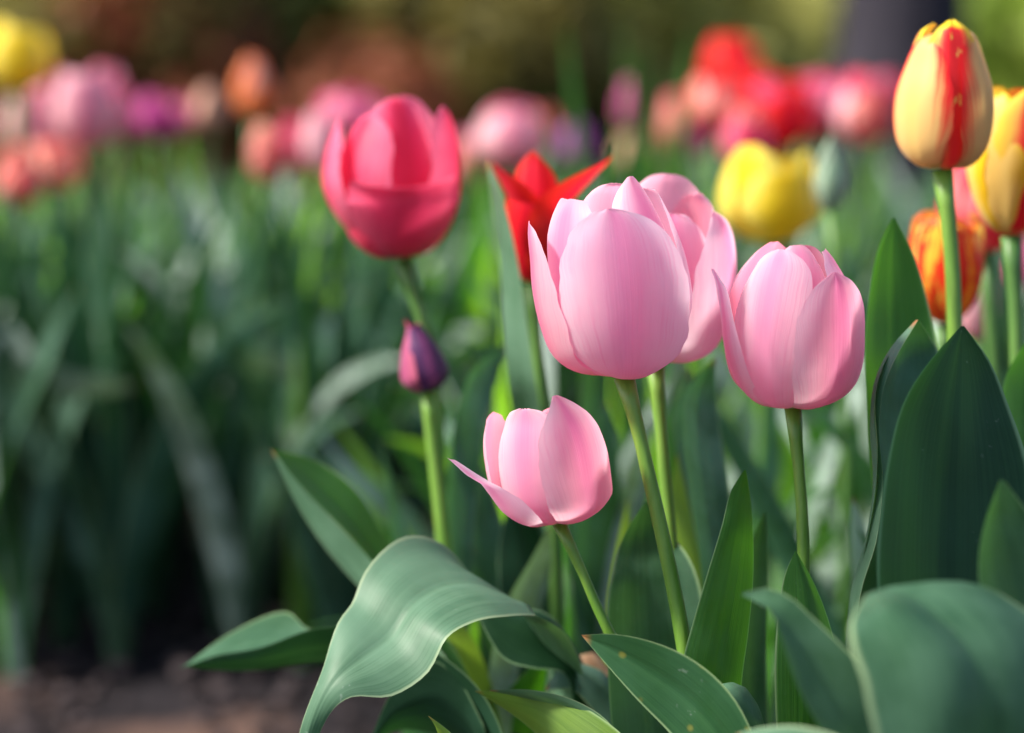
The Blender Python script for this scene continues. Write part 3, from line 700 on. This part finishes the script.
# yellow tulip cut by the right edge
d = 1.05; s = d / F
b = foot(1020, d); t = thing('tulip', 'yellow fringed tulip with a red rib, cut by the right edge', 'tulip', b)
EG0 = EG; EG = lambda H, rm, W, tr: [(2, 0, 7), (rm * .38, 5, W * .42), (rm * .68, H * .17, W * .68), (rm * .92, H * .38, W * .95), (rm, H * .6, W), (rm * .92, H * .8, W * .8), (rm * .55 + tr * .4, H * .95, W * .45), (tr, H, W * .1)]
O = at(1011, 234, d); M = tiltM(2, 0)
petal(t, O, M, s, -38, EG(140, 48, 42, 30), YELF, seed=51, ruff=1.8, sk=-6)
petal(t, O, M, s, 10, EG(146, 47, 44, 26), YREDR, seed=52, ruff=1.4)
petal(t, O, M, s, -95, EG(140, 50, 40, 38), YELF, seed=53, ruff=2.2)
petal(t, O, M, s, 110, EG(142, 52, 46, 30), YELF, seed=54, ruff=1.4)
petal(t, O, M, s, 170, EG(144, 50, 50, 26), YREDR, seed=55, ruff=1.4)
petal(t, O, M, s, -145, EG(145, 48, 46, 28), YELF, seed=56, ruff=1.8)
stem(t, [(1011, 236, d, 15), (1015, 300, d, 15), (1018, 400, d, 15)], b, STEMD)
free_leaf(t, 20, .33, .03, 8, 10, 30, LG, 8, nv=26, nu=11); free_leaf(t, 260, .28, .025, 15, 20, -30, LB, 9, nv=26, nu=11)

# flamed orange tulip
d = 1.12; s = d / F
b = foot(930, d); t = thing('tulip', 'orange and yellow flamed tulip behind the stem of the cream and red one', 'tulip', b)
O = at(944, 323, d); M = tiltM(0, 0)
for k in range(6):
    petal(t, O, M, s, -30 + 60 * k, K(110 - 8 * (k % 2) + (6 if k == 5 else 0), 39 if k % 2 == 0 else 35, 36, .85), FLAM, seed=60 + k, ruff=3.0, nu=13, nv=26)
stem(t, [(944, 325, d, 11), (940, 380, d, 12), (935, 480, d, 12)], b, STEMD)
free_leaf(t, 150, .3, .02, 12, 10, 30, BLADE[1], 12)

# ================================================================== SHARP PALE PINK TULIPS
# rear one of the pair
d = .985; s = d / F
b = foot(700, d + .01); t = thing('tulip', 'pale pink tulip standing right behind the main one, partly hidden by it', 'tulip', b)
O = at(655, 360, d); M = tiltM(4, 0)
petal(t, O, M, s, 62, [(2, 0, 8), (38, 3, 28), (62, 20, 46), (72, 56, 54), (74, 96, 52), (68, 128, 38), (58, 146, 20), (48, 153, 3)], PINK, seed=71, flare=2, kc=.9)
petal(t, O, M, s, -58, K(165, 66, 66, .6), PINK, seed=72)
petal(t, O, M, s, 178, K(184, 66, 68, .62), PINK, seed=73)
petal(t, O, M, s, 5, K(150, 58, 60, .7), PINK, seed=74, ruff=1.4)
petal(t, O, M, s, 122, K(168, 62, 60, .72), PINK, seed=75, ruff=1.5)
petal(t, O, M, s, -120, K(160, 60, 62, .65), PINK, seed=76)
pistil(t, O, M, s, 120)
stem(t, [(655, 362, d, 14), (659, 410, d, 13), (667, 500, d, 13), (680, 640, d, 14)], b)
leaf(t, [(712, 360, 716, 358, 1.06, 0), (690, 386, 716, 392, 1.06, .01), (684, 430, 722, 440, 1.05, .02), (690, 490, 730, 500, 1.04, .02), (700, 560, 736, 570, 1.03, .01)], BLADE[0], bow=-.1, seed=7)

# main tulip
d = .92; s = d / F
b = foot(735, d + .01); t = thing('tulip', 'largest and sharpest pale pink tulip in the middle of the picture', 'tulip', b)
O = at(624, 376, d); M = tiltM(0, 0)
petal(t, O, M, s, 3, [(2, 0, 9), (38, 3, 34), (64, 20, 56), (78, 52, 67), (82, 92, 70), (81, 130, 62), (78, 156, 44), (76, 169, 24), (75, 174, 5)], PINK, kc=1.12, sk=-24, seed=81, ruff=1.5)
petal(t, O, M, s, -82, [(2, 0, 9), (44, 4, 32), (70, 20, 48), (84, 50, 58), (92, 86, 54), (94, 116, 46), (96, 140, 34), (96, 150, 22), (96, 156, 5)], PINK2, kc=1.0, sk=0, seed=82, ruff=1.0)
petal(t, O, M, s, 128, K(186, 70, 70, .55), PINK, seed=83)
petal(t, O, M, s, -56, [(2, 0, 9), (36, 5, 30), (58, 22, 50), (71, 60, 56), (76, 104, 60), (78, 140, 56), (74, 163, 42), (66, 180, 20)], PINK, kc=.92, seed=84, ruff=1.6)
petal(t, O, M, s, 38, [(2, 0, 9), (34, 5, 30), (50, 24, 46), (58, 64, 54), (54, 110, 56), (40, 150, 50), (22, 182, 31), (8, 200, 3)], PINK, kc=.95, sk=0, seed=85, ruff=1.2)
petal(t, O, M, s, -165, K(190, 62, 64, .72), PINK, seed=86, ruff=1.5)
pistil(t, O, M, s, 130)
stem(t, [(624, 377, d, 15), (633, 410, d, 14), (652, 490, d, 14.5), (676, 600, d, 15.5), (688, 670, d, 16)], b)
# broad vertical leaf behind the stem and the pointed one right of it
leaf(t, [(645, 502, 648, 502, .98, 0), (624, 535, 668, 530, .98, .01), (611, 585, 692, 565, .97, .02), (607, 645, 706, 620, .965, .02), (608, 700, 708, 690, .96, .02), (616, 760, 712, 760, .955, .02)], LB, bow=-.10, seed=8, wav=.03, fw=14)
leaf(t, [(744, 470, 746, 470, .925, 0), (732, 488, 750, 494, .925, .005), (722, 524, 753, 530, .92, .01), (706, 576, 753, 580, .915, .012), (692, 624, 748, 634, .91, .012), (682, 664, 742, 676, .905, .012), (680, 720, 738, 730, .905, .01)], LG, bow=.07, seed=9)

# right pale pink tulip
d = .93; s = d / F
b = foot(818, d + .01); t = thing('tulip', 'pale pink tulip right of the main one, with a thin stray petal on its left', 'tulip', b)
O = at(790, 407, d); M = tiltM(0, 0)
petal(t, O, M, s, 37, [(2, 0, 8), (36, 3, 28), (60, 18, 44), (70, 46, 52), (72, 80, 52), (70, 108, 44), (66, 130, 26), (62, 141, 4)], PINK2, kc=1.12, sk=-2, seed=91, ruff=1.0, crease=1.2)
petal(t, O, M, s, -80, [(2, 0, 8), (32, 4, 24), (54, 26, 32), (66, 60, 34), (70, 96, 26), (74, 120, 21), (78, 132, 15), (81, 140, 7)], PINK, kc=1.2, seed=92, ruff=.8)
petal(t, O, M, s, 150, K(160, 66, 64, .5), PINK2, seed=93)
petal(t, O, M, s, -34, [(2, 0, 8), (32, 4, 26), (52, 22, 40), (62, 54, 47), (60, 92, 48), (50, 126, 44), (38, 150, 32), (30, 161, 8)], PINK, kc=.98, sk=4, seed=94, ruff=1.0)
petal(t, O, M, s, 82, [(2, 0, 8), (32, 4, 26), (54, 22, 42), (62, 54, 46), (64, 90, 46), (56, 124, 40), (42, 148, 28), (32, 160, 8)], PINK, kc=.86, sk=-14, seed=95, ruff=1.4)
petal(t, O, M, s, -138, [(2, 0, 8), (34, 4, 26), (56, 22, 44), (66, 56, 54), (66, 96, 54), (56, 132, 46), (38, 156, 30), (24, 164, 5)], PINK2, kc=1.0, seed=96, ruff=1.2)
petal(t, O, M, s, 12, [(2, 0, 6), (26, 6, 20), (38, 24, 32), (44, 60, 38), (44, 100, 38), (34, 136, 34), (22, 156, 26), (14, 164, 8)], PINK, kc=.9, seed=97, ruff=1.0)
stem(t, [(793, 408, d, 12), (796, 440, d, 11.5), (802, 510, d, 12), (804, 600, d, 13)], b)
leaf(t, [(795, 551, 796, 551, .915, 0), (786, 572, 812, 578, .915, .008), (779, 610, 828, 618, .912, .012), (775, 655, 838, 664, .91, .012), (775, 705, 840, 710, .91, .012), (778, 760, 836, 765, .91, .01)], LG, bow=.04, fold=.10, seed=10)
leaf(t, [(764, 512, 766, 512, 1.0, 0), (752, 540, 768, 545, 1.0, .005), (744, 590, 768, 592, 1.0, .008), (738, 650, 766, 652, 1.0, .008)], LB, bow=-.1, seed=11)

# small pale pink tulip
d = .925; s = d / F
b = foot(770, d + .02); t = thing('tulip', 'small pale pink tulip lowest of all, with one petal bent out to the left', 'tulip', b)
O = at(558, 522, d); M = tiltM(-7, 0)
petal(t, O, M, s, 38, [(2, 0, 7), (34, 3, 26), (56, 18, 42), (60, 46, 47), (61, 78, 46), (58, 104, 36), (52, 124, 17), (48, 136, 3)], PINK2, kc=1.1, sk=-22, seed=101, ruff=.9)
petal(t, O, M, s, -62, [(2, 0, 7), (32, 2, 26), (52, 16, 40), (64, 36, 38), (72, 50, 26), (86, 62, 22), (98, 75, 14), (109, 86, 9)], PINK, kc=1.2, sk=0, seed=102, ruff=.5)
petal(t, O, M, s, 150, K(112, 58, 56, .6), PINK2, seed=103)
petal(t, O, M, s, -30, [(2, 0, 7), (30, 4, 24), (48, 20, 40), (54, 46, 45), (53, 72, 46), (48, 94, 42), (41, 110, 34), (37, 121, 18), (35, 123, 6)], PINK, kc=.95, sk=-2, seed=104, ruff=1.4)
petal(t, O, M, s, 95, K(114, 54, 48, .6), PINK2, kc=.88, seed=105)
petal(t, O, M, s, -112, [(2, 0, 7), (32, 4, 24), (54, 20, 38), (64, 44, 44), (66, 70, 42), (64, 92, 34), (60, 108, 22), (57, 114, 7)], PINK2, kc=.85, seed=106, ruff=1.2)
petal(t, O, M, s, 5, [(2, 0, 6), (26, 5, 20), (44, 20, 34), (44, 46, 38), (42, 74, 36), (36, 94, 30), (30, 108, 20), (28, 116, 5)], PINK, kc=.9, seed=107, ruff=1.2)
stem(t, [(559, 523, d, 10), (571, 548, d, 10), (588, 585, d, 10), (610, 634, d, 11), (642, 672, d + .003, 11), (682, 706, d + .005, 11), (724, 744, d + .008, 11)], b)
leaf(t, [(581, 635, 583, 637, .89, 0), (612, 634, 606, 664, .885, .005), (655, 643, 636, 698, .88, .01), (698, 664, 672, 735, .875, .015), (732, 696, 704, 775, .87, .015), (756, 740, 730, 820, .87, .015)], LGS, bow=.02, fold=-.12, seed=12)

# ================================================================== FOREGROUND LEAFY PLANTS
# left leafy plant with the big arching leaf
b = foot(560, .98); t = thing('tulip_plant', 'bloomless tulip plant at lower left with a big arching grey green leaf', 'tulip plant', b)
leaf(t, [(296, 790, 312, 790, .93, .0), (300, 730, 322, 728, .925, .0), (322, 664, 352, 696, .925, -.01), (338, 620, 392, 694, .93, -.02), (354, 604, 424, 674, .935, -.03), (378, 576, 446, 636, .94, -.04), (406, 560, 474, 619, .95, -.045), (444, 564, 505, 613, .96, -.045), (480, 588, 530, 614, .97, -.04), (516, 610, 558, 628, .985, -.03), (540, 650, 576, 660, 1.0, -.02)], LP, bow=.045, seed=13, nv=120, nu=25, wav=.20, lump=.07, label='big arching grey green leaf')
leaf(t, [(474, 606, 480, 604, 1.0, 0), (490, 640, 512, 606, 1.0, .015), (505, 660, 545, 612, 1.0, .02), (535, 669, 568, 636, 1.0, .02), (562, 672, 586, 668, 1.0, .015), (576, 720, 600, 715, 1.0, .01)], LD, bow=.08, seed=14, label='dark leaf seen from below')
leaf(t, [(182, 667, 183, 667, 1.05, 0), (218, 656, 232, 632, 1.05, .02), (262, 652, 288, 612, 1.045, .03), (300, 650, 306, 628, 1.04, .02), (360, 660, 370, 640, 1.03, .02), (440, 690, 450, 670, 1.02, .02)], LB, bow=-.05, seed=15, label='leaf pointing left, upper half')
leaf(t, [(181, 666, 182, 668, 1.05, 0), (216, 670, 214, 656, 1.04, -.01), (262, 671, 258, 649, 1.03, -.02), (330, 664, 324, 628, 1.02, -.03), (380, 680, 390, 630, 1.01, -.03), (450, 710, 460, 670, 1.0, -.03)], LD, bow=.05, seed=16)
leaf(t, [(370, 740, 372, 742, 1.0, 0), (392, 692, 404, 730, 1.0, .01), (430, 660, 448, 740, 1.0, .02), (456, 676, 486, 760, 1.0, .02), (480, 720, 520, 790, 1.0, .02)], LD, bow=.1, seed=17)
leaf(t, [(271, 449, 272, 450, 1.06, 0), (294, 500, 304, 488, 1.06, -.01), (322, 544, 340, 526, 1.055, -.012), (352, 580, 374, 562, 1.05, -.012), (390, 620, 402, 600, 1.04, -.01), (440, 680, 450, 665, 1.02, 0)], LP, bow=.05, seed=18, label='pale near half of the upright folded leaf')  # light on this half of the folded leaf is put into a paler colour
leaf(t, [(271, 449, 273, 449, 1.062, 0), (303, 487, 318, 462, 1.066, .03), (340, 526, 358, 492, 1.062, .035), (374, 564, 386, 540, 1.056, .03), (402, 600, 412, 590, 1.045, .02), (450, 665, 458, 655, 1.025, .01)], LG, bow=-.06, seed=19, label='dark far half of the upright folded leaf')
# bottom middle plant
b = foot(640, .90); t = thing('tulip_plant', 'bloomless tulip plant at the bottom middle, its leaf half in sun', 'tulip plant', b)
leaf(t, [(475, 691, 477, 692, .95, 0), (508, 692, 500, 706, .945, .01), (552, 696, 532, 730, .94, .015), (592, 712, 566, 770, .93, .02), (630, 742, 600, 800, .92, .02)], LY, bow=.06, fold=.05, seed=19)  # sunlit half, its light painted in as yellow green
leaf(t, [(490, 690, 490, 691, .935, 0), (530, 690, 530, 699, .935, .01), (574, 700, 572, 714, .93, .015), (606, 720, 600, 742, .925, .015), (632, 760, 622, 780, .92, .015)], LP, bow=.10, seed=20)
leaf(t, [(428, 716, 429, 716, .9, 0), (434, 724, 444, 727, .9, .003), (440, 740, 460, 742, .9, .005), (470, 790, 500, 790, .9, .005)], LY, bow=-.1, seed=21)
leaf(t, [(545, 690, 547, 688, 1.0, 0), (556, 690, 566, 664, 1.0, .01), (572, 690, 596, 668, 1.0, .01), (600, 720, 618, 690, 1.0, .01)], BLADE[0], bow=.2, seed=22)
leaf(t, [(716, 686, 722, 684, .895, 0), (722, 690, 740, 684, .893, .01), (732, 704, 754, 698, .892, .012), (744, 728, 764, 722, .892, .01), (748, 770, 768, 770, .89, .01)], LB, bow=.15, seed=23)
leaf(t, [(568, 668, 572, 660, 1.03, 0), (574, 688, 590, 652, 1.03, .01), (590, 700, 606, 664, 1.03, .01), (606, 740, 622, 700, 1.02, .0)], BROWN, bow=.2, seed=24, label='withered brown leaf')
# lower right foreground plant
b = foot(900, .80); t = thing('tulip_plant', 'blurred foreground tulip plant in the lower right corner with broad curled leaves', 'tulip plant', b)
leaf(t, [(742, 595, 744, 592, .80, 0), (752, 600, 762, 588, .80, .003), (772, 612, 786, 594, .795, .008), (782, 640, 812, 616, .79, .015), (798, 686, 850, 652, .785, .02), (824, 735, 884, 690, .78, .03), (850, 790, 910, 740, .78, .03)], LB, bow=-.12, seed=25, nv=60, label='leaf with a hooked brown tip')
leaf(t, [(866, 596, 900, 586, .77, .0), (850, 624, 960, 590, .765, .03), (848, 650, 1010, 618, .755, .04), (866, 684, 1050, 660, .745, .04), (878, 730, 1064, 720, .74, .04), (884, 790, 1060, 790, .74, .04)], LK_, bow=.12, seed=26, nv=100, nu=25, wav=.22, lump=.11, label='broad rounded grey green leaf')
leaf(t, [(735, 734, 737, 733, .80, 0), (760, 728, 765, 760, .79, .01), (800, 726, 800, 790, .78, .02), (850, 740, 840, 830, .77, .02)], LP, bow=.2, seed=27)
# dark tall plant at right
b = foot(985, .86); t = thing('tulip_plant', 'bloomless tulip plant at right with a very broad dark upright leaf', 'tulip plant', b)
leaf(t, [(961, 326, 964, 326, .885, 0), (934, 358, 992, 362, .88, .02), (908, 400, 1012, 404, .875, .03), (890, 460, 1026, 450, .87, .035), (880, 520, 1034, 520, .865, .035), (877, 580, 1036, 590, .86, .035), (884, 650, 1034, 660, .86, .03)], LD, bow=-.10, seed=28, lump=.05, nv=90, nu=23, wav=.05)
leaf(t, [(1000, 480, 1004, 480, .80, 0), (985, 520, 1022, 505, .80, .01), (978, 570, 1050, 545, .80, .015), (990, 620, 1070, 610, .80, .015)], LB, bow=-.1, seed=29)
leaf(t, [(1034, 330, 1037, 330, 1.0, 0), (1008, 370, 1050, 380, 1.0, .01), (1000, 440, 1056, 450, .99, .02), (1000, 540, 1056, 550, .98, .02)], LG, bow=-.1, seed=30)

# ------------------------------------------------------------------ bent pale leaves and tall blades in the bed behind
b = foot(10, 1.79); t = thing('tulip_plant', 'leafy plant at the left edge with one pale leaf bent flat to the right', 'tulip plant', b)
leaf(t, [(136, 384, 136, 388, 1.76, 0), (104, 376, 102, 396, 1.76, .02), (66, 370, 62, 394, 1.76, .02), (36, 356, 28, 378, 1.76, .02), (14, 326, 2, 340, 1.76, .02), (-6, 350, -22, 352, 1.77, .01), (-8, 420, -26, 420, 1.78, .01)], BLADE[3], bow=.1, seed=40)
free_leaf(t, 120, .3, .014, 20, 30, 40, BLADE[0], 3); free_leaf(t, 220, .28, .014, 15, 10, -40, BLADE[1], 4)
b = foot(300, 1.83); t = thing('tulip_plant', 'leafy plant with a short pale leaf bent flat, behind and left of the purple bud', 'tulip plant', b)
leaf(t, [(222, 360, 222, 363, 1.80, 0), (246, 354, 246, 372, 1.80, .02), (276, 354, 276, 374, 1.80, .02), (300, 364, 290, 384, 1.80, .02), (312, 400, 296, 404, 1.81, .01), (310, 460, 296, 460, 1.82, .01)], BLADE[3], bow=.1, seed=41)
free_leaf(t, 90, .32, .014, 20, 20, 30, BLADE[0], 5); free_leaf(t, 10, .3, .012, 12, 0, -40, BLADE[2], 6)
b = foot(600, 2.1); t = thing('tulip_plant', 'tallest upright green blades in the background above the main pink tulips', 'tulip plant', b)
for a_, h_, l_ in ((-80, .485, 4), (80, .47, 5), (95, .45, 9), (-60, .43, 10), (60, .49, 2)):
    free_leaf(t, a_, h_, .012, l_, 4, 40, BLADE[1], a_, fold=.3)
b = foot(655, 2.2); t = thing('tulip_plant', 'upright green blades in the background just left of the scarlet cluster', 'tulip plant', b)
for a_, h_, l_ in ((-80, .46, 3), (80, .48, 3), (140, .44, 7)):
    free_leaf(t, a_, h_, .012, l_, 4, 60, BLADE[1], a_ + 3, fold=.3)
# more overlapping leaves in the clump round the pink stems
b = foot(500, 1.06); t = thing('tulip_plant', 'bloomless tulip plant just under the small pale pink tulip, leaves crossing', 'tulip plant', b)
leaf(t, [(548, 528, 550, 528, 1.08, 0), (530, 560, 552, 566, 1.08, .02), (508, 600, 540, 612, 1.07, .02), (492, 650, 522, 656, 1.07, .02), (486, 720, 512, 722, 1.06, .02)], BLADE[3], bow=-.12, seed=42)
leaf(t, [(470, 440, 472, 440, 1.15, 0), (462, 480, 492, 490, 1.14, .02), (462, 530, 506, 540, 1.13, .02), (472, 590, 512, 596, 1.12, .02), (482, 660, 512, 664, 1.10, .02)], BLADE[0], bow=-.12, seed=43)
leaf(t, [(512, 492, 514, 492, 1.12, 0), (500, 540, 540, 530, 1.12, .02), (500, 600, 556, 600, 1.11, .03), (508, 680, 548, 684, 1.09, .02)], LD, bow=.1, seed=44)
leaf(t, [(436, 600, 440, 598, 1.04, 0), (448, 640, 470, 634, 1.04, .01), (462, 690, 492, 686, 1.05, .01), (480, 740, 504, 740, 1.05, .01)], LY, bow=-.1, seed=45)
b = foot(600, 1.1); t = thing('tulip_plant', 'bloomless tulip plant between the small pink tulip and the main stem', 'tulip plant', b)
leaf(t, [(606, 402, 608, 402, 1.18, 0), (588, 440, 618, 446, 1.17, .02), (572, 500, 622, 510, 1.16, .03), (570, 570, 620, 580, 1.15, .03), (580, 650, 616, 660, 1.13, .02)], BLADE[0], bow=-.12, seed=46)
leaf(t, [(646, 420, 648, 420, 1.2, 0), (630, 470, 650, 474, 1.19, .02), (612, 530, 640, 536, 1.17, .02), (600, 600, 624, 606, 1.15, .02)], BLADE[3], bow=-.1, seed=47)
leaf(t, [(628, 500, 629, 500, 1.1, 0), (618, 540, 630, 540, 1.1, .005), (608, 600, 620, 600, 1.1, .005), (602, 680, 616, 680, 1.1, .005)], LY, bow=-.1, seed=48)
b = foot(690, 1.1); t = thing('tulip_plant', 'bloomless tulip plant between the main stem and the right pink stem', 'tulip plant', b)
leaf(t, [(688, 372, 690, 372, 1.2, 0), (676, 420, 706, 420, 1.19, .02), (680, 490, 722, 486, 1.17, .03), (694, 570, 732, 566, 1.15, .03), (700, 650, 730, 650, 1.12, .02)], BLADE[0], bow=-.14, seed=49)
leaf(t, [(676, 455, 678, 455, 1.1, 0), (670, 500, 690, 506, 1.1, .01), (680, 560, 704, 570, 1.1, .01), (690, 640, 712, 640, 1.1, .01)], LY, bow=-.1, seed=50)
leaf(t, [(852, 498, 854, 496, 1.08, 0), (850, 530, 868, 536, 1.08, .01), (852, 580, 874, 586, 1.08, .01), (850, 650, 870, 650, 1.08, .01)], BLADE[3], bow=-.1, seed=51)
# brightest yellow green leaves of the bed
for px_, d_, lab_ in ((462, 1.95, 'bright yellow green leafy plant between the hot pink and the scarlet tulips'),
                      (300, 2.2, 'bright yellow green leafy plant under the pale pink tulip left of the hot pink one'),
                      (872, 1.7, 'bright yellow green leafy plant behind the right pale pink tulip and the first upright leaf')):
    t = thing('tulip_plant', lab_, 'tulip plant', foot(px_, d_))
    for k_ in range(6):
        free_leaf(t, rnd.uniform(-120, 120), rnd.uniform(.32, .39), rnd.uniform(.010, .016), rnd.uniform(4, 18), rnd.uniform(0, 50), rnd.uniform(-40, 40), BLADE[2 if k_ % 2 else 1], seed=rnd.random() * 50, fold=.2)
